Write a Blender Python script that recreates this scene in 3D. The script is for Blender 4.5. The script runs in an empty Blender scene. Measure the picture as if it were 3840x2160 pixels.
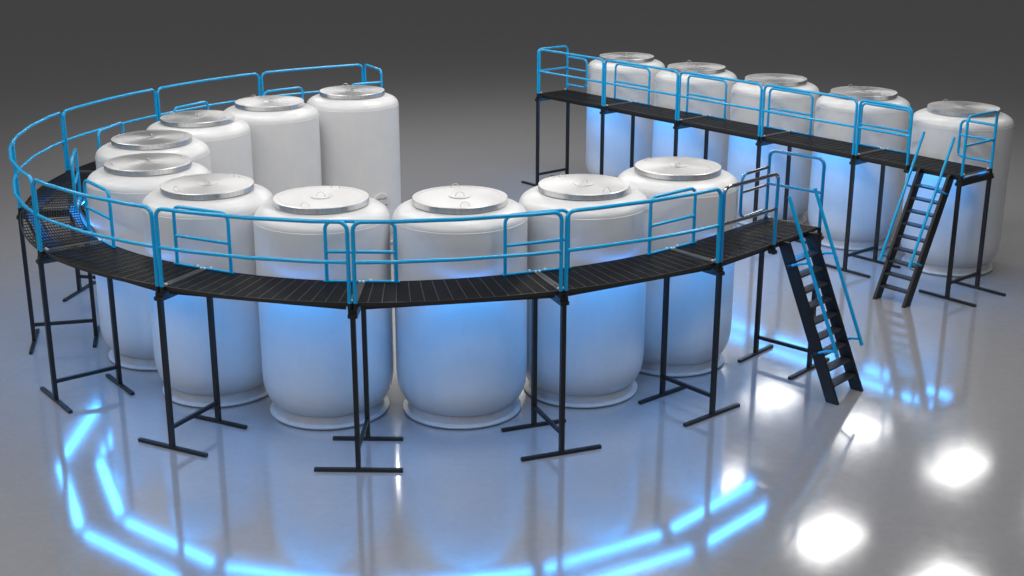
import bpy, math, random
import numpy as np
from mathutils import Vector, Matrix

random.seed(7)
sc = bpy.context.scene
col = sc.collection
PI = math.pi

# ------------------------------------------------------------------ materials
def mat(name):
    m = bpy.data.materials.new(name); m.use_nodes = True
    nt = m.node_tree
    return m, nt, nt.nodes['Principled BSDF']

def noise(nt, scale, detail=4, rough=.6, stretch=None, coord='Object'):
    tc = nt.nodes.new('ShaderNodeTexCoord'); n = nt.nodes.new('ShaderNodeTexNoise')
    n.inputs['Scale'].default_value = scale; n.inputs['Detail'].default_value = detail
    n.inputs['Roughness'].default_value = rough
    if stretch:
        mp = nt.nodes.new('ShaderNodeMapping'); mp.inputs['Scale'].default_value = stretch
        nt.links.new(tc.outputs[coord], mp.inputs['Vector']); nt.links.new(mp.outputs['Vector'], n.inputs['Vector'])
    else:
        nt.links.new(tc.outputs[coord], n.inputs['Vector'])
    return n.outputs['Fac']

def ramp(nt, fac, lo, hi, a=.35, b=.65):
    r = nt.nodes.new('ShaderNodeMapRange')
    r.inputs['From Min'].default_value = a; r.inputs['From Max'].default_value = b
    r.inputs['To Min'].default_value = lo; r.inputs['To Max'].default_value = hi
    nt.links.new(fac, r.inputs['Value'])
    return r.outputs['Result']

def mixcol(nt, fac, c0, c1):
    m = nt.nodes.new('ShaderNodeMix'); m.data_type = 'RGBA'
    m.inputs[6].default_value = (*c0, 1); m.inputs[7].default_value = (*c1, 1)
    nt.links.new(fac, m.inputs[0]); return m.outputs[2]

def bump(nt, b, h, strength, dist=.01):
    n = nt.nodes.new('ShaderNodeBump'); n.inputs['Strength'].default_value = strength; n.inputs['Distance'].default_value = dist
    nt.links.new(h, n.inputs['Height']); nt.links.new(n.outputs['Normal'], b.inputs['Normal'])

M = {}
# polished floor
m, nt, b = mat('polished_floor')
f1 = noise(nt, .55, 6, .65); f2 = noise(nt, 9, 5, .7)
df = nt.nodes.new('ShaderNodeBsdfDiffuse'); gl = nt.nodes.new('ShaderNodeBsdfAnisotropic'); fr_ = nt.nodes.new('ShaderNodeFresnel'); ms = nt.nodes.new('ShaderNodeMixShader')
ad = nt.nodes.new('ShaderNodeMath'); ad.operation = 'ADD'
nt.links.new(ramp(nt, f1, -.010, .014), ad.inputs[0]); nt.links.new(ramp(nt, f2, .088, .108), ad.inputs[1])
nt.links.new(ad.outputs[0], gl.inputs['Roughness']); gl.inputs['Color'].default_value = (.95, .95, .96, 1)
nt.links.new(mixcol(nt, ramp(nt, f2, 0, 1, .3, .7), (.315, .312, .325), (.345, .342, .355)), df.inputs['Color'])
fr_.inputs['IOR'].default_value = 4.2
nt.links.new(fr_.outputs[0], ms.inputs[0]); nt.links.new(df.outputs[0], ms.inputs[1]); nt.links.new(gl.outputs[0], ms.inputs[2])
nt.links.new(ms.outputs[0], nt.nodes['Material Output'].inputs['Surface']); nt.nodes.remove(b)
M['floor'] = m

# white enamel of the tanks: faint vertical brushing and soft wear
m, nt, b = mat('white_enamel')
n1 = noise(nt, 3.0, 7, .65); n2 = noise(nt, 14, 6, .7, (1, 1, .12)); n3 = noise(nt, 40, 3, .6)
mx = nt.nodes.new('ShaderNodeMath'); mx.operation = 'MULTIPLY_ADD'
nt.links.new(n2, mx.inputs[0]); mx.inputs[1].default_value = .5; nt.links.new(n1, mx.inputs[2])
nt.links.new(mixcol(nt, ramp(nt, mx.outputs[0], 0, 1, .45, .95), (.725, .73, .745), (.775, .78, .79)), b.inputs['Base Color'])
nt.links.new(ramp(nt, n1, .285, .34), b.inputs['Roughness'])
bump(nt, b, n2, .03, .01)
M['enamel'] = m
m, nt, b = mat('white_enamel_base_dimmed')  # same enamel in a darker colour, standing in for shade at the base
n1 = noise(nt, 8, 6, .65)
nt.links.new(mixcol(nt, ramp(nt, n1, 0, 1), (.54, .545, .56), (.60, .605, .62)), b.inputs['Base Color']); b.inputs['Roughness'].default_value = .35
M['enamel_base_dimmed'] = m

# brushed steel of the lids
def brushed(name, radial):
    m, nt, b = mat(name)
    b.inputs['Metallic'].default_value = 1; b.inputs['Roughness'].default_value = .3
    b.inputs['Base Color'].default_value = (.80, .80, .80, 1)
    tg = nt.nodes.new('ShaderNodeTangent'); tg.direction_type = 'RADIAL'; tg.axis = 'Z'
    b.inputs['Anisotropic'].default_value = .55
    nt.links.new(tg.outputs['Tangent'], b.inputs['Tangent'])
    tc = nt.nodes.new('ShaderNodeTexCoord')
    if radial:     # concentric turning marks
        sp = nt.nodes.new('ShaderNodeVectorMath'); sp.operation = 'MULTIPLY'; sp.inputs[1].default_value = (1, 1, 0)
        ln = nt.nodes.new('ShaderNodeVectorMath'); ln.operation = 'LENGTH'
        nt.links.new(tc.outputs['Object'], sp.inputs[0]); nt.links.new(sp.outputs[0], ln.inputs[0])
        n = nt.nodes.new('ShaderNodeTexNoise'); n.noise_dimensions = '1D'; n.inputs['Scale'].default_value = 70; n.inputs['Detail'].default_value = 2
        nt.links.new(ln.outputs['Value'], n.inputs['W'])
        fac = n.outputs['Fac']
    else:          # vertical grain
        b.inputs['Anisotropic'].default_value = .6
        b.inputs['Anisotropic Rotation'].default_value = .25
        fac = noise(nt, 30, 3, .6, (1, 1, .02))
    if radial: b.inputs['Roughness'].default_value = .34; b.inputs['Metallic'].default_value = 1
    else: nt.links.new(ramp(nt, fac, .28, .36), b.inputs['Roughness'])
    nt.links.new(mixcol(nt, ramp(nt, fac, 0, 1), (.69, .69, .70) if radial else (.68, .68, .69), (.71, .71, .715) if radial else (.80, .80, .80)), b.inputs['Base Color'])
    return m
M['lid'] = brushed('brushed_steel', True)
M['lidside'] = brushed('grained_steel', False)
m, nt, b = mat('bolt_metal')
b.inputs['Base Color'].default_value = (.85, .85, .85, 1); b.inputs['Metallic'].default_value = .45; b.inputs['Roughness'].default_value = .3
M['bolt'] = m
m, nt, b = mat('white_bolt'); b.inputs['Base Color'].default_value = (.85, .85, .85, 1); b.inputs['Roughness'].default_value = .35; M['hex'] = m
m, nt, b = mat('wire_steel')
b.inputs['Base Color'].default_value = (.75, .75, .75, 1); b.inputs['Metallic'].default_value = 1; b.inputs['Roughness'].default_value = .18
b.inputs['Roughness'].default_value = .3
M['wire'] = m
m, nt, b = mat('plate_text_black'); b.inputs['Base Color'].default_value = (.02, .02, .02, 1); M['ink'] = m
m, nt, b = mat('handle_blue'); b.inputs['Base Color'].default_value = (.005, .005, .75, 1); b.inputs['Roughness'].default_value = .3; M['hblue'] = m
m, nt, b = mat('light_plate'); b.inputs['Base Color'].default_value = (.66, .66, .65, 1); b.inputs['Roughness'].default_value = .45; M['plate'] = m

# blue gloss paint
m, nt, b = mat('blue_gloss_paint')
n = noise(nt, 3, 4)
nt.links.new(mixcol(nt, ramp(nt, n, 0, 1), (.0, .38, .76), (.0, .41, .81)), b.inputs['Base Color'])
b.inputs['Roughness'].default_value = .22; b.inputs['Coat Weight'].default_value = .2; b.inputs['Coat Roughness'].default_value = .06
M['blue'] = m
# blue over chrome, edge sheen mixed in by facing angle: blue in the middle of each tube, mirror metal at its edges
m, nt, b = mat('blue_tinted_chrome')
b.inputs['Base Color'].default_value = (.004, .27, .66, 1); b.inputs['Roughness'].default_value = .22
gl = nt.nodes.new('ShaderNodeBsdfAnisotropic'); gl.inputs['Color'].default_value = (.8, .8, .8, 1); gl.inputs['Roughness'].default_value = .05
lw = nt.nodes.new('ShaderNodeLayerWeight'); lw.inputs['Blend'].default_value = .5
ms = nt.nodes.new('ShaderNodeMixShader')
nt.links.new(ramp(nt, lw.outputs['Facing'], 0, 1, .45, .6), ms.inputs[0])
nt.links.new(b.outputs[0], ms.inputs[1]); nt.links.new(gl.outputs[0], ms.inputs[2])
nt.links.new(ms.outputs[0], nt.nodes['Material Output'].inputs['Surface'])
M['bluechrome'] = m
m, nt, b = mat('chrome'); b.inputs['Base Color'].default_value = (.42, .42, .42, 1); b.inputs['Metallic'].default_value = 1; b.inputs['Roughness'].default_value = .05
M['chrome'] = m

# black powder coated steel
m, nt, b = mat('black_steel')
n = noise(nt, 25, 6, .7)
nt.links.new(mixcol(nt, ramp(nt, n, 0, 1), (.005, .005, .006), (.010, .010, .011)), b.inputs['Base Color'])
nt.links.new(ramp(nt, n, .3, .5), b.inputs['Roughness'])
bump(nt, b, noise(nt, 120, 3, .7), .15, .003)
M['black'] = m
m, nt, b = mat('black_grating'); b.inputs['Base Color'].default_value = (.02, .02, .021, 1); b.inputs['Roughness'].default_value = .33
M['grate'] = m
m, nt, b = mat('dark_plate')
nn_ = noise(nt, 12, 5, .7)
nt.links.new(mixcol(nt, ramp(nt, nn_, 0, 1), (.03, .03, .032), (.05, .05, .052)), b.inputs['Base Color']); b.inputs['Roughness'].default_value = .42
M['dplate'] = m
# perforated tread
m, nt, b = mat('tread_black')
b.inputs['Base Color'].default_value = (.02, .02, .021, 1); b.inputs['Roughness'].default_value = .4
tc = nt.nodes.new('ShaderNodeTexCoord'); vo = nt.nodes.new('ShaderNodeTexVoronoi'); vo.inputs['Scale'].default_value = 45
vo.inputs['Randomness'].default_value = .0
nt.links.new(tc.outputs['Object'], vo.inputs['Vector'])
nt.links.new(mixcol(nt, ramp(nt, vo.outputs['Distance'], 0, 1, .25, .4), (.004, .004, .004), (.03, .03, .032)), b.inputs['Base Color'])
bump(nt, b, vo.outputs['Distance'], .5, .004)
M['tread'] = m
# LED strip
m, nt, b = mat('led_strip')
em = nt.nodes.new('ShaderNodeEmission'); em.inputs['Color'].default_value = (.05, .375, 1, 1); em.inputs['Strength'].default_value = 17
nt.links.new(em.outputs[0], nt.nodes['Material Output'].inputs['Surface'])
M['led'] = m
for nm, st in (('led_strip_back', .5), ('led_strip_glow', 1.2), ('led_strip_side', 9)):
    m, nt, b = mat(nm)
    em = nt.nodes.new('ShaderNodeEmission'); em.inputs['Color'].default_value = (.035, .31, 1, 1); em.inputs['Strength'].default_value = st
    nt.links.new(em.outputs[0], nt.nodes['Material Output'].inputs['Surface'])
    M[nm] = m

# ------------------------------------------------------------------ mesh helper
class MB:
    def __init__(s): s.v = []; s.f = []; s.mi = []
    def add(s, vs, fs, mi=0):
        o = len(s.v); s.v += [tuple(v) for v in vs]; s.f += [tuple(i + o for i in f) for f in fs]; s.mi += [mi] * len(fs)
        return s
    def hexa(s, q, mi=0):     # q: 4 bottom, 4 top corners
        return s.add(q, [(3, 2, 1, 0), (4, 5, 6, 7), (0, 1, 5, 4), (1, 2, 6, 5), (2, 3, 7, 6), (3, 0, 4, 7)], mi)
    def bar(s, a, b, w, h, up=(0, 0, 1), mi=0):   # rectangular bar from a to b: w sideways, h along up
        a = Vector(a); b = Vector(b); d = (b - a).normalized(); side = d.cross(Vector(up)).normalized(); u = side.cross(d)
        q = []
        for sh in (-h / 2, h / 2):
            for p, sw in ((a, -w / 2), (a, w / 2), (b, w / 2), (b, -w / 2)):
                q.append(p + side * sw + u * sh)
        return s.hexa(q, mi)
    def strip(s, P, w, z0, z1, mi=0):   # bar of width w along a plan polyline of (x, y) points with normals
        n = len(P); o = []
        for (p, nn) in P:
            for (sw, z) in ((-w / 2, z0), (w / 2, z0), (w / 2, z1), (-w / 2, z1)):
                o.append((p[0] + nn[0] * sw, p[1] + nn[1] * sw, z))
        fs = []
        for i in range(n - 1):
            for k in range(4):
                fs.append((4 * i + k, 4 * i + (k + 1) % 4, 4 * i + 4 + (k + 1) % 4, 4 * i + 4 + k))
        fs += [(3, 2, 1, 0), tuple(4 * (n - 1) + k for k in range(4))]
        return s.add(o, fs, mi)
    def tube(s, pts, r, n=14, mi=0, caps=True):
        pts = [Vector(p) for p in pts]; rings = []
        t = (pts[1] - pts[0]).normalized()
        ref = Vector((0, 0, 1)) if abs(t.z) < .9 else Vector((1, 0, 0))
        u = t.cross(ref).normalized()
        for i, p in enumerate(pts):
            a = (pts[i] - pts[i - 1]).normalized() if i else (pts[1] - pts[0]).normalized()
            c = (pts[i + 1] - pts[i]).normalized() if i < len(pts) - 1 else a
            t = (a + c).normalized(); u = (u - t * u.dot(t)).normalized(); w = t.cross(u)
            k = 1 / max(.7, t.dot(a))
            rings.append([p + (u * math.cos(2 * PI * j / n) + w * math.sin(2 * PI * j / n)) * r * (k if i not in (0, len(pts) - 1) else 1) for j in range(n)])
        vs = [v for R in rings for v in R]; fs = []
        for i in range(len(pts) - 1):
            for j in range(n):
                fs.append((i * n + j, i * n + (j + 1) % n, (i + 1) * n + (j + 1) % n, (i + 1) * n + j))
        if caps: fs += [tuple(range(n))[::-1], tuple((len(pts) - 1) * n + j for j in range(n))]
        return s.add(vs, fs, mi)
    def lathe(s, prof, n=96, mi=0, c=(0, 0, 0)):
        vs = []; fs = []; m_ = len(prof)
        for j in range(n):
            a = 2 * PI * j / n
            for (r, z) in prof: vs.append((c[0] + r * math.cos(a), c[1] + r * math.sin(a), c[2] + z))
        for j in range(n):
            for i in range(m_ - 1):
                fs.append((j * m_ + i, ((j + 1) % n) * m_ + i, ((j + 1) % n) * m_ + i + 1, j * m_ + i + 1))
        return s.add(vs, fs, mi)
    def build(s, name, mats, parent=None, smooth=35, loc=None):
        me = bpy.data.meshes.new(name); me.from_pydata(s.v, [], s.f)
        for m in (mats if isinstance(mats, (list, tuple)) else [mats]): me.materials.append(m)
        me.polygons.foreach_set('material_index', s.mi)
        me.validate(); me.update()
        import bmesh
        bm = bmesh.new(); bm.from_mesh(me); bmesh.ops.remove_doubles(bm, verts=bm.verts, dist=1e-6); bmesh.ops.recalc_face_normals(bm, faces=bm.faces); bm.to_mesh(me); bm.free()
        if smooth:
            me.polygons.foreach_set('use_smooth', [True] * len(me.polygons)); me.set_sharp_from_angle(angle=math.radians(smooth))
        o = bpy.data.objects.new(name, me); col.objects.link(o)
        if parent: o.parent = parent
        if loc: o.location = loc
        return o

def fillet(pts, r, n=7):
    pts = [Vector(p) for p in pts]; out = [pts[0]]
    for i in range(1, len(pts) - 1):
        a = (pts[i - 1] - pts[i]); b = (pts[i + 1] - pts[i]); ang = a.angle(b)
        if ang > math.radians(150): out.append(pts[i]); continue
        rr = min(r / math.tan(ang / 2), a.length * .49, b.length * .49) * math.tan(ang / 2)
        d = rr / math.tan(ang / 2); A = a.normalized(); B = b.normalized()
        c = pts[i] + (A + B).normalized() * (rr / math.sin(ang / 2))
        s0 = pts[i] + A * d - c; s1 = pts[i] + B * d - c; th = s0.angle(s1)
        for j in range(n + 1):
            t = j / n
            out.append(c + (s0 * math.sin((1 - t) * th) + s1 * math.sin(t * th)) / math.sin(th))
    out.append(pts[-1]); return out

def empty(name, loc, label, cat, group=None, rz=0):
    o = bpy.data.objects.new(name, None); o.empty_display_size = .2; col.objects.link(o)
    o.location = loc; o.rotation_euler.z = rz; o['label'] = label; o['category'] = cat
    if group: o['group'] = group
    return o

def copy_tree(o, parent=None):
    c = o.copy(); col.objects.link(c); c.parent = parent
    for ch in list(o.children): copy_tree(ch, c)
    return c

# ------------------------------------------------------------------ the floor
g = MB()
FLOOR = -.045
g.add([(-400, -60, FLOOR), (400, -60, FLOOR), (400, 600, FLOOR), (-400, 600, FLOOR)], [(0, 1, 2, 3)])
fl = g.build('floor', M['floor'], smooth=0); fl['kind'] = 'structure'

# ------------------------------------------------------------------ tanks
def make_tank():
    root = empty('storage_tank', (0, 0, 0), 'tank', 'storage tank')
    R = .975
    p = [(.70, .17), (.800, .132), (.84, .155), (.875, .195), (.91, .252), (.938, .322), (.958, .402), (.969, .49), (.974, .59), (R, .72), (R, 1.5), (R, 2.2), (R, 2.90),
         (R, 2.925), (R - .006, 2.932), (R - .006, 2.936), (.967, 2.955), (.956, 2.985), (.938, 3.012), (.912, 3.037), (.878, 3.060), (.83, 3.083), (.77, 3.104), (.70, 3.120), (.66, 3.126), (.66, 3.15)]
    MB().lathe(p, 128).build('vessel', M['enamel'], root, 22)
    p = [(.70, .20), (.80, .19), (.815, .14), (.815, .012), (.820, .004), (.826, .002), (.888, .0), (.893, -.004), (.893, -.022), (.888, -.026), (.862, -.028), (.86, -.0445), (.70, -.0445)]
    MB().lathe(p, 128).build('foot_ring', M['enamel_base_dimmed'], root, 30)
    lid = MB()
    lid.lathe([(.60, 3.132), (.681, 3.132), (.687, 3.138)], 128, 0)
    lid.lathe([(.687, 3.138), (.687, 3.212)], 128, 1)
    lid.lathe([(.687, 3.212), (.681, 3.219), (.606, 3.220), (.605, 3.216), (.601, 3.216), (.600, 3.2185), (.02, 3.2185), (.0005, 3.2185)], 128, 0)
    for nb, rb in ((44, .655), (16, .168)):
        for k in range(nb):
            a = 2 * PI * k / nb
            lid.lathe([(.006, -.001), (.006, .004), (.004, .006), (.0004, .0065)], 8, 2, (rb * math.cos(a), rb * math.sin(a), 3.2185))
    l = lid.build('lid', [M['lid'], M['lidside'], M['bolt']], root, 30)
    MB().lathe([(.142, 3.2187), (.142, 3.226), (.139, 3.229), (.0005, 3.229)], 48).build('hatch_cover', M['lid'], l, 30)
    for r in (-.56, 0, .56):
        z0 = 3.219 if r else 3.229
        h = MB(); pts = [(r, .062 * math.cos(a), z0 + .006 + .052 * math.sin(a)) for a in np.linspace(0, PI, 19)]
        h.tube(pts, .0034, 8)
        for s in (-1, 1): h.tube([(r, s * .052, z0 + .009), (r, s * .072, z0 + .009)], .006, 8)
        h.build('lid_handle', M['wire'], l, 60)
    return root

RING = [(-2.016, 4.558, 'white tank at the far end of the curved row, round lettered plate low down', 112),
        (-3.507, 3.172, 'second white tank from the far end of the curved row, lid in shade', 136),
        (-4.554, 1.448, 'third white tank from the far end of the curved row, with dark reflecting bolted lid', 161),
        (-4.867, -.558, 'fourth white tank from the far end of the curved row, before the innermost bend', -176),
        (-4.382, -2.543, 'white tank at the sharpest bend of the curved row, fifth from the far end', -151),
        (-3.074, -4.06, 'white tank in the curved row, fifth counted from the curved walkway ladder', -128),
        (-1.251, -4.846, 'white tank behind the nearest walkway leg, left of the two foremost tanks', -104),
        (.742, -4.793, 'white tank right of the two foremost tanks, third from the curved walkway ladder', -80),
        (2.557, -3.98, 'white tank second from the ladder end of the curved walkway', -56),
        (4.097, -2.68, 'white tank beside the ladder end of the curved walkway, next to the chrome rail', -38)]
STR = [(4.17, 10.009, 'white tank at the far end of the straight row, nearest the end rail without ladder', 177),
       (5.705, 8.235, 'second white tank from the far end of the straight row', 102),
       (7.276, 6.472, 'middle white tank of the five in the straight row', 175),
       (8.811, 4.664, 'fourth white tank from the far end of the straight row, left of the ladder', 107),
       (10.332, 2.816, 'white tank behind the ladder of the straight walkway, at the right end of its row', 111)]
proto = make_tank(); first = True; tank0 = None
for grp, L in (('white tanks in the curved row', RING), ('white tanks in the straight row', STR)):
    for (x, y, lab, a) in L:
        t = proto if first else copy_tree(proto)
        if first: tank0 = t
        first = False
        t.location = (x, y, 0); t.rotation_euler.z = math.radians(a); t['label'] = lab; t['group'] = grp

# lettered round plate on the far tank of the curved row, with its blue-handled valve
pa = math.radians(-50 - 112)      # direction in the tank's own frame
ca, sa = math.cos(pa), math.sin(pa)
fr = Matrix(((-sa, 0, ca, ca * .955), (ca, 0, sa, sa * .955), (0, 1, 0, .96), (0, 0, 0, 1)))
o = MB().lathe([(.205, -.06), (.205, .05), (.20, .062), (.185, .066), (.0005, .066)], 64).build('inspection_plate', M['plate'], tank0, 30)
o.matrix_local = fr
cu = bpy.data.curves.new('plate_text', 'FONT'); cu.body = 'HSSV-6-00'; cu.size = .052; cu.align_x = 'CENTER'; cu.align_y = 'CENTER'; cu.extrude = .0015
to = bpy.data.objects.new('plate_text', cu); col.objects.link(to)
bpy.context.view_layer.update()
tm = bpy.data.meshes.new_from_object(to.evaluated_get(bpy.context.evaluated_depsgraph_get()))
bpy.data.objects.remove(to)
tm.materials.clear(); tm.materials.append(M['ink'])
to = bpy.data.objects.new('plate_lettering', tm); col.objects.link(to); to.parent = o; to.location = (-.005, .085, .068)
vv = MB().tube([(.02, -.03, .06), (.02, -.03, .12)], .014, 10).tube([(-.05, .0, .12), (.085, -.055, .12)], .012, 10)
vv.build('valve', M['wire'], o, 50)
MB().tube([(.02, -.02, .145), (.075, -.035, .15)], .009, 10).build('valve_handle', M['hblue'], o, 50)

# ------------------------------------------------------------------ walkways
ZD, ZR, ZMID = 2.335, 3.432, 2.895
O = np.array([(-2.012, 6.879), (-4.138, 5.468), (-5.829, 3.317), (-6.840, .671), (-6.706, -2.115), (-5.451, -4.682), (-3.235, -6.366), (-.546, -7.040), (2.199, -6.458), (4.464, -5.090), (6.314, -3.137)])
def spline(P, d0, d1):        # clamped cubic spline through unit-spaced points
    n = len(P); A = np.zeros((n, n)); B = np.zeros((n, 2))
    A[0, 0] = A[-1, -1] = 1; B[0] = d0; B[-1] = d1
    for i in range(1, n - 1):
        A[i, i - 1] = A[i, i + 1] = 1; A[i, i] = 4; B[i] = 3 * (P[i + 1] - P[i - 1])
    D = np.linalg.solve(A, B)
    def f(s):
        i = int(min(max(math.floor(s), 0), n - 2)); t = s - i
        if t < 0: return P[0] + D[0] * t, D[0]
        if t > 1: return P[-1] + D[-1] * (t - 1), D[-1]
        a, b_, c, d = P[i], D[i], P[i + 1], D[i + 1]
        p = a * (2*t**3 - 3*t*t + 1) + b_ * (t**3 - 2*t*t + t) + c * (-2*t**3 + 3*t*t) + d * (t**3 - t*t)
        q = a * (6*t*t - 6*t) + b_ * (3*t*t - 4*t + 1) + c * (-6*t*t + 6*t) + d * (3*t*t - 2*t)
        return p, q
    return f
ang0, ang1 = math.radians(208.7), math.radians(48)
ringf = spline(O, np.array([math.cos(ang0), math.sin(ang0)]) * 2.5, np.array([math.cos(ang1), math.sin(ang1)]) * 2.66)
sd = np.array([.64947, -.76036]); so = np.array([1.943, 9.581])
def strf(s): return so + sd * 2.384 * s, sd * 2.384

class Path:
    def __init__(s, f): s.f = f
    def at(s, k, off=0.):        # plan point, tangent, inward normal
        p, d = s.f(k); L = float(np.linalg.norm(d)); t = d / L; n = np.array([-t[1], t[0]])
        q = p + n * off
        return q, t, n, L
    def p3(s, k, off, z):
        q = s.at(k, off)[0]; return (float(q[0]), float(q[1]), z)
    def line(s, k0, k1, off, n=14):
        out = []
        for i in range(n + 1):
            q, t, nn, L = s.at(k0 + (k1 - k0) * i / n, off); out.append((q, nn))
        return out

def hexbolt(pos):
    return MB().lathe([(.0005, -.002), (.019, -.002), (.019, .018), (.015, .022), (.0005, .022)], 6, 0, pos)

def walkway(name, label, path, nmod, curved):
    q0 = path.at(nmod / 2)[0]
    root = empty(name, (float(q0[0]), float(q0[1]), 0), label, 'walkway')
    inv = Vector(root.location)
    def B(mb, nm, mt, parent=None, smooth=35):       # build with world coordinates under a parent at the root's place
        mb.v = [(v[0] - inv.x, v[1] - inv.y, v[2]) for v in mb.v]
        return mb.build(nm, mt, parent or root, smooth)
    W0, W1 = .045, .955
    nseg = 14 if curved else 1
    # grating panels
    for k in range(nmod):
        L = path.at(k + .5)[3]; e = .004 / L
        k0, k1 = k + e, k + 1 - e
        mb = MB()
        for i in range(1, 23):
            off = W0 + (W1 - W0) * i / 23
            mb.strip(path.line(k0 + .045 / L, k1 - .045 / L, off, nseg), .008, ZD - .030, ZD)
        nc = 15
        for j in range(1, nc):
            s = k0 + (k1 - k0) * j / nc
            q0_, t, n, _ = path.at(s, W0); q1_ = path.at(s, W1)[0]
            mb.bar((*q0_, ZD - .0065), (*q1_, ZD - .0065), .012, .013)
        for off in (W0, W1):
            mb.strip(path.line(k0, k1, off, nseg), .012, ZD - .048, ZD + .003)
        panel = B(mb, 'grating_panel', M['grate'], smooth=0)
        for s in (k0 + .026 / L, k1 - .026 / L):
            a = path.p3(s, W0 + .008, ZD + .001); b_ = path.p3(s, W1 - .008, ZD + .001)
            cp = B(MB().bar(a, b_, .050, .012), 'cover_plate', M['dplate'], panel, 0)
            for off in (W0 + .05, W1 - .05):
                B(hexbolt(path.p3(s, off, ZD + .008)), 'hex_bolt', M['hex'], panel, 0)
        # straight beams below the panel, along the chord; the thin middle lip is added to block strip light
        for off, zt in ((W0 + .022, ZD - .049), (.275, ZD - .066), (W1 + .0, ZD - .059)):
            zb = {0: 2.236, 1: 2.224, 2: 2.214}[(off > .2) + (off > .5)]  # middle lip and deepened inner beam shade the tanks from the strips
            a = path.p3(k + .10 / L, off, (zt + zb) / 2); b_ = path.p3(k + 1 - .10 / L, off, (zt + zb) / 2)
            B(MB().bar(a, b_, .03 if off < .2 or off > .5 else .012, zt - zb), 'edge_beam_or_shade_lip', M['black'], None, 0)
        # light strips between the beams: bright below and at the sides, dim on their backs
        for off, bk, hh in ((.175, 'led_strip_back', .016), (.848, 'led_strip_glow', .030)):
            a = path.p3(k + .08 / L, off, 2.252 + hh / 2); b_ = path.p3(k + 1 - .08 / L, off, 2.252 + hh / 2)
            mb = MB().bar(a, b_, .13 if curved else .17, hh); mb.mi[1] = mb.mi[2] = mb.mi[3] = mb.mi[4] = 1
            mb.mi[5] = 1 if off < .5 else 2
            B(mb, 'light_strip', [M['led'], M[bk], M['led_strip_side']], None, 0)
    # support frames
    for k in range(nmod + 1):
        kk = k
        q, t, n, L = path.at(kk)
        if k == 0: kk = k + .035 / L
        if k == nmod: kk = k - .035 / L
        a = path.p3(kk, -.035, 2.229); b_ = path.p3(kk, 1.02, 2.229)
        mb = MB().bar(a, b_, .118, .050)
        mb.bar(path.p3(kk, -.065, 2.1775), path.p3(kk, 1.05, 2.1775), .125, .052)
        frame = B(mb, 'support_frame', M['black'], None, 0)
        for off, fl_ in ((-.015, .60), (1.0, .50 if curved else .60)):
            x, y, _ = path.p3(kk, off, 0)
            mb = MB(); T3 = Vector((t[0], t[1], 0))
            mb.bar((x, y, .0002), (x, y, 2.1512), .065, .065, (n[0], n[1], 0))
            B(mb, 'leg', M['black'], frame, 0)
            p = Vector((x, y, -.0225))
            B(MB().bar(p - T3 * fl_, p + T3 * fl_, .06, .045), 'foot_bar', M['black'], frame, 0)
        B(MB().bar(path.p3(kk, .018, .275), path.p3(kk, .967, .275), .045, .055), 'brace', M['black'], frame, 0)
    # outer guard rails
    rr = .0275
    def rail(pts, mids, r=rr, mt=M['blue'], mt2=None, name='guard_rail', fil=.115, sockets=None):
        if mt2 is None:
            lp = B(MB().tube(fillet(pts, fil), r), name, mt, None, 40)
        else:        # verticals one finish, top bar another
            F = fillet(pts, fil, 8); mb = MB()
            i0 = next(i for i, p in enumerate(F) if p.z > max(q.z for q in F) - .06); i1 = len(F) - 1 - next(i for i, p in enumerate(F[::-1]) if p.z > max(q.z for q in F) - .06)
            mb.tube(F[:i0 + 1], r, mi=0); mb.tube(F[i0:i1 + 1], r, mi=1); mb.tube(F[i1:], r, mi=0)
            lp = B(mb, name, [mt, mt2], None, 40)
        for m_ in mids: B(MB().tube(m_, r * .92), 'mid_rail', mt2 or mt, lp, 40)
        for (x, y) in (sockets or []):
            B(MB().tube([(x, y, ZD - .082), (x, y, ZD + .008)], r + .003, 16), 'socket', M['black'], lp, 40)
        return lp
    for k in range(nmod):
        L = path.at(k + .5)[3]; dl = .037 / L
        last = (k == nmod - 1)
        k0 = k + dl if k or not last else k
        k1 = k + (.50 if curved else .506) if last else k + 1 - dl
        if k == 0: k0 = k + .07 / L
        mid = [.17, .5, .83] if curved else []
        seq = [k0] + [k0 + (k1 - k0) * u for u in mid] + [k1]
        pts = [path.p3(k0, 0, ZD + .006)] + [path.p3(s, 0, ZR) for s in seq] + [path.p3(k1, 0, ZD + .006)]
        rail(pts, [[path.p3(s, 0, ZMID) for s in seq]], sockets=[path.p3(k0, 0, 0)[:2], path.p3(k1, 0, 0)[:2]],
             mt=M['bluechrome'] if (last and curved) else M['blue'], mt2=M['chrome'] if (last and curved) else None)
        if last:       # stub bracket under the last post
            B(MB().bar(path.p3(k1, -.035, 2.225), path.p3(k1, .07, 2.225), .09, .055), 'post_bracket', M['black'], None, 0)
    # end rails across the walkway
    for k, sgn in ((0, 1), (nmod, -1)):
        L = path.at(k)[3]; kk = k + sgn * .012 / L
        mt = M['bluechrome'] if (curved and k == nmod) else M['blue']
        pts = [path.p3(kk, 0., ZD + .006), path.p3(kk, 0., ZR), path.p3(kk, .98, ZR), path.p3(kk, .98, ZD + .006)]
        lp = rail(pts, [[path.p3(kk, .0, ZMID), path.p3(kk, .98, ZMID)]], mt=mt, name='end_rail', sockets=[path.p3(kk, 0, 0)[:2], path.p3(kk, .98, 0)[:2]])
        # side hoop fixed to the inner post
        mt2 = M['chrome'] if (curved and k == nmod) else M['blue']
        e = kk + sgn * (.72 if not curved else .76) / L
        zt, zb = ZR - .27, ZD + .13
        pts = [path.p3(kk, .98, zt), path.p3(e, .98, zt), path.p3(e, .98, zb), path.p3(kk, .98, zb)]
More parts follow.
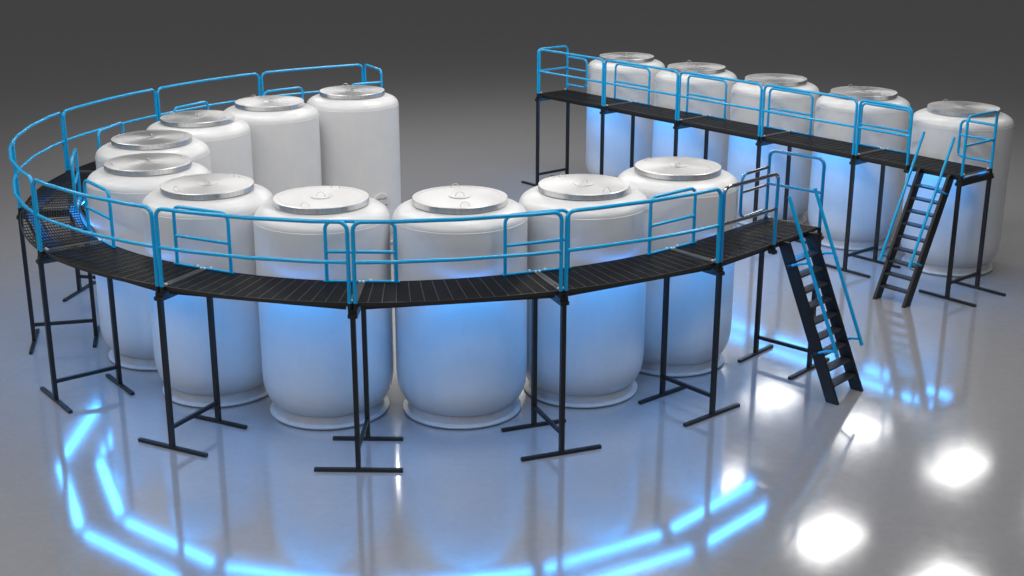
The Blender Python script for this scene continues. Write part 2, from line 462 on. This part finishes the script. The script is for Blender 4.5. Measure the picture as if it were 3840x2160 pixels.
        h = B(MB().tube(fillet(pts, .11), rr * .92), 'side_hoop', mt2 if mt2 is M['blue'] else M['bluechrome'], lp, 40)
        if mt2 is M['chrome']:
            F = fillet(pts, .11); B(MB().tube([F[0], F[1]], rr * .93), 'top_bar', M['chrome'], lp, 40)
        B(MB().tube([path.p3(kk, .98, ZMID - .02), path.p3(e, .98, ZMID - .02)], rr * .85), 'hoop_bar', mt2, lp, 40)
    # inner guard hoops over the joints
    for k in range(1, nmod):
        q, t, n, L = path.at(k, .93); T3 = Vector((t[0], t[1], 0)); c = Vector((q[0], q[1], 0))
        hw = .475 if curved else .575
        up = Vector((0, 0, 1))
        pts = [c - T3 * hw + up * (ZD + .02), c - T3 * hw + up * (ZR - .24), c + T3 * hw + up * (ZR - .24), c + T3 * hw + up * (ZD + .02)]
        lp = B(MB().tube(fillet(pts, .11), rr * .92), 'inner_hoop', M['blue'], None, 40)
        z = ZD + .43
        B(MB().tube([c - T3 * hw + up * z, c + T3 * hw + up * z], rr * .85), 'hoop_bar', M['blue'], lp, 40)
        B(MB().bar(c - T3 * (hw + .05) + up * (ZD + .017), c + T3 * (hw + .05) + up * (ZD + .017), .055, .016), 'base_plate', M['blue'], lp, 0)
        for d in (-.11, .12):
            B(hexbolt(tuple(c + T3 * d + up * (ZD + .025))), 'hex_bolt', M['hex'], lp, 0)
    return root

RP = Path(ringf); SP = Path(strf)
walkway('curved_walkway', 'curved black grating walkway on legs with blue rails, bending around the ring of tanks', RP, 10, True)
walkway('straight_walkway', 'straight black grating walkway on legs with blue rails in front of five tanks', SP, 5, False)

# ------------------------------------------------------------------ ladders
def ladder(name, label, fa, fb, sl, sg0):
    A_ = Vector((*fa, FLOOR)); B_ = Vector((*fb, FLOOR)); width = (B_ - A_).length
    T3 = (B_ - A_).normalized(); Z = Vector((0, 0, 1)); U = T3.cross(Z) * sg0
    foot = (A_ + B_) / 2 + U * .08
    root = empty(name, foot, label, 'ladder')
    D = (Z - U * sl); D = D / D.z                     # per metre of height
    Nn = (U + Z * sl).normalized()                    # out of the ladder's plane
    dp = .17                                          # stringer depth
    back = -U * .20
    for sg in (-1, 1):
        c = T3 * (sg * width / 2); hw = T3 * .028
        top = 2.315 - FLOOR
        a0 = c + U * .02 - U * .0; a1 = a0 + back
        b0 = a0 + D * top; b1 = a1 + D * top
        st = MB().hexa([a1 - hw, a1 + hw, a0 + hw, a0 - hw, b1 - hw, b1 + hw, b0 + hw, b0 - hw]).build('stringer', M['black'], root, 0)
        # handrail carried on two stubs square to the ladder
        mid = c + U * -.05
        r0 = c + U * .02 + D * .655 + Nn * .225; r1 = c + U * .02 + D * 2.975 + Nn * .225
        hr = MB().tube([r0, r1], .0275).build('handrail', M['blue'], root, 40)
        for z in (.75, 2.02):
            p = mid + D * z
            MB().tube([p - Nn * .06 + T3 * (sg * .046), p + Nn * .02 + T3 * (sg * .046)], .024).build('bracket_socket', M['black'], hr, 40)
            MB().tube([p + Nn * .02 + T3 * (sg * .046), p + Nn * .12 + T3 * (sg * .040), c + U * .02 + D * (z + .0) + Nn * .225], .021).build('bracket', M['blue'], hr, 40)
    for i in range(9):
        z = .25 + i * .2275
        c = D * z - U * .08
        A = c - T3 * (width / 2 - .0285); Bp = c + T3 * (width / 2 - .0285)
        MB().bar(A, Bp, .165, .032).build('tread', M['tread'], root, 0)
    return root
ladder('access_ladder', 'black step ladder with blue handrails at the chrome-railed end of the curved walkway', (6.380, -4.576), (6.879, -4.024), .437, 1)
ladder('access_ladder', 'black step ladder with blue handrails hooked on the straight walkway at the right', (8.337, 0.568), (8.749, 0.073), .445, 1)

# ------------------------------------------------------------------ lights
gd = np.array([.64947, -.76036]); gn = np.array([.76036, .64947])
for n_, sh, power, i0, i1 in ((17.0, -.25, 56, -1, 5), (10.9, .0, 56, -2, 5), (4.3, .0, 105, -2, 7), (-2.0, 0, 74, 0, 7), (-8.1, 0, 68, 0, 7), (-14.2, 0, 80, 0, 7)):  # lamp grid; frontmost row and outer lamps of the rows are added fill
    for d_ in [-8.4 + 3.25 * i for i in range(i0, i1)]:
        p = gd * (d_ + sh) + gn * n_
        ld = bpy.data.lights.new('ceiling_or_fill_lamp', 'AREA'); ld.shape = 'RECTANGLE'; ld.size = 1.9; ld.size_y = 1.2; ld.energy = power; ld.color = (1, .985, .96)
        lo = bpy.data.objects.new('ceiling_or_fill_lamp', ld); col.objects.link(lo); lo.location = (p[0], p[1], 8.0)
        lo.rotation_euler.z = math.radians(40.5)

w = bpy.data.worlds.new('World'); sc.world = w; w.use_nodes = True
wn = w.node_tree; bg = wn.nodes['Background']
tc = wn.nodes.new('ShaderNodeTexCoord'); sx = wn.nodes.new('ShaderNodeSeparateXYZ'); cr = wn.nodes.new('ShaderNodeValToRGB')
wn.links.new(tc.outputs['Generated'], sx.inputs[0]); wn.links.new(sx.outputs['Z'], cr.inputs[0]); wn.links.new(cr.outputs[0], bg.inputs['Color'])
e = cr.color_ramp.elements
e[0].position = .15; e[0].color = (.052, .052, .053, 1); e[1].position = .9; e[1].color = (.22, .22, .22, 1)
bg.inputs['Strength'].default_value = 1

# ------------------------------------------------------------------ camera
cd = bpy.data.cameras.new('camera'); cam = bpy.data.objects.new('camera', cd); col.objects.link(cam)
cd.sensor_width = 36; cd.lens = 36 * 3310.243 / 2576; cd.clip_end = 2000; cd.clip_start = .1
yaw, pitch, roll = .0125552, -.3105629, .0016073
cy, sy, cp, sp = math.cos(yaw), math.sin(yaw), math.cos(pitch), math.sin(pitch)
F = Vector((-sy * cp, cy * cp, sp)); Rr = Vector((cy, sy, 0)); Uu = Rr.cross(F)
R2 = Rr * math.cos(roll) + Uu * math.sin(roll); U2 = -Rr * math.sin(roll) + Uu * math.cos(roll)
mw = Matrix((R2, U2, -F)).transposed().to_4x4(); mw.translation = Vector((1.72395, -23.1959, 7.74802))
cam.matrix_world = mw
sc.camera = cam

sc.view_settings.view_transform = 'Standard'; sc.view_settings.look = 'None'; sc.view_settings.exposure = 0
sc.render.engine = 'CYCLES'
sc.cycles.use_denoising = True
sc.cycles.max_bounces = 8; sc.cycles.diffuse_bounces = 4; sc.cycles.glossy_bounces = 5
sc.cycles.caustics_reflective = False; sc.cycles.caustics_refractive = False
sc.cycles.sample_clamp_indirect = 6
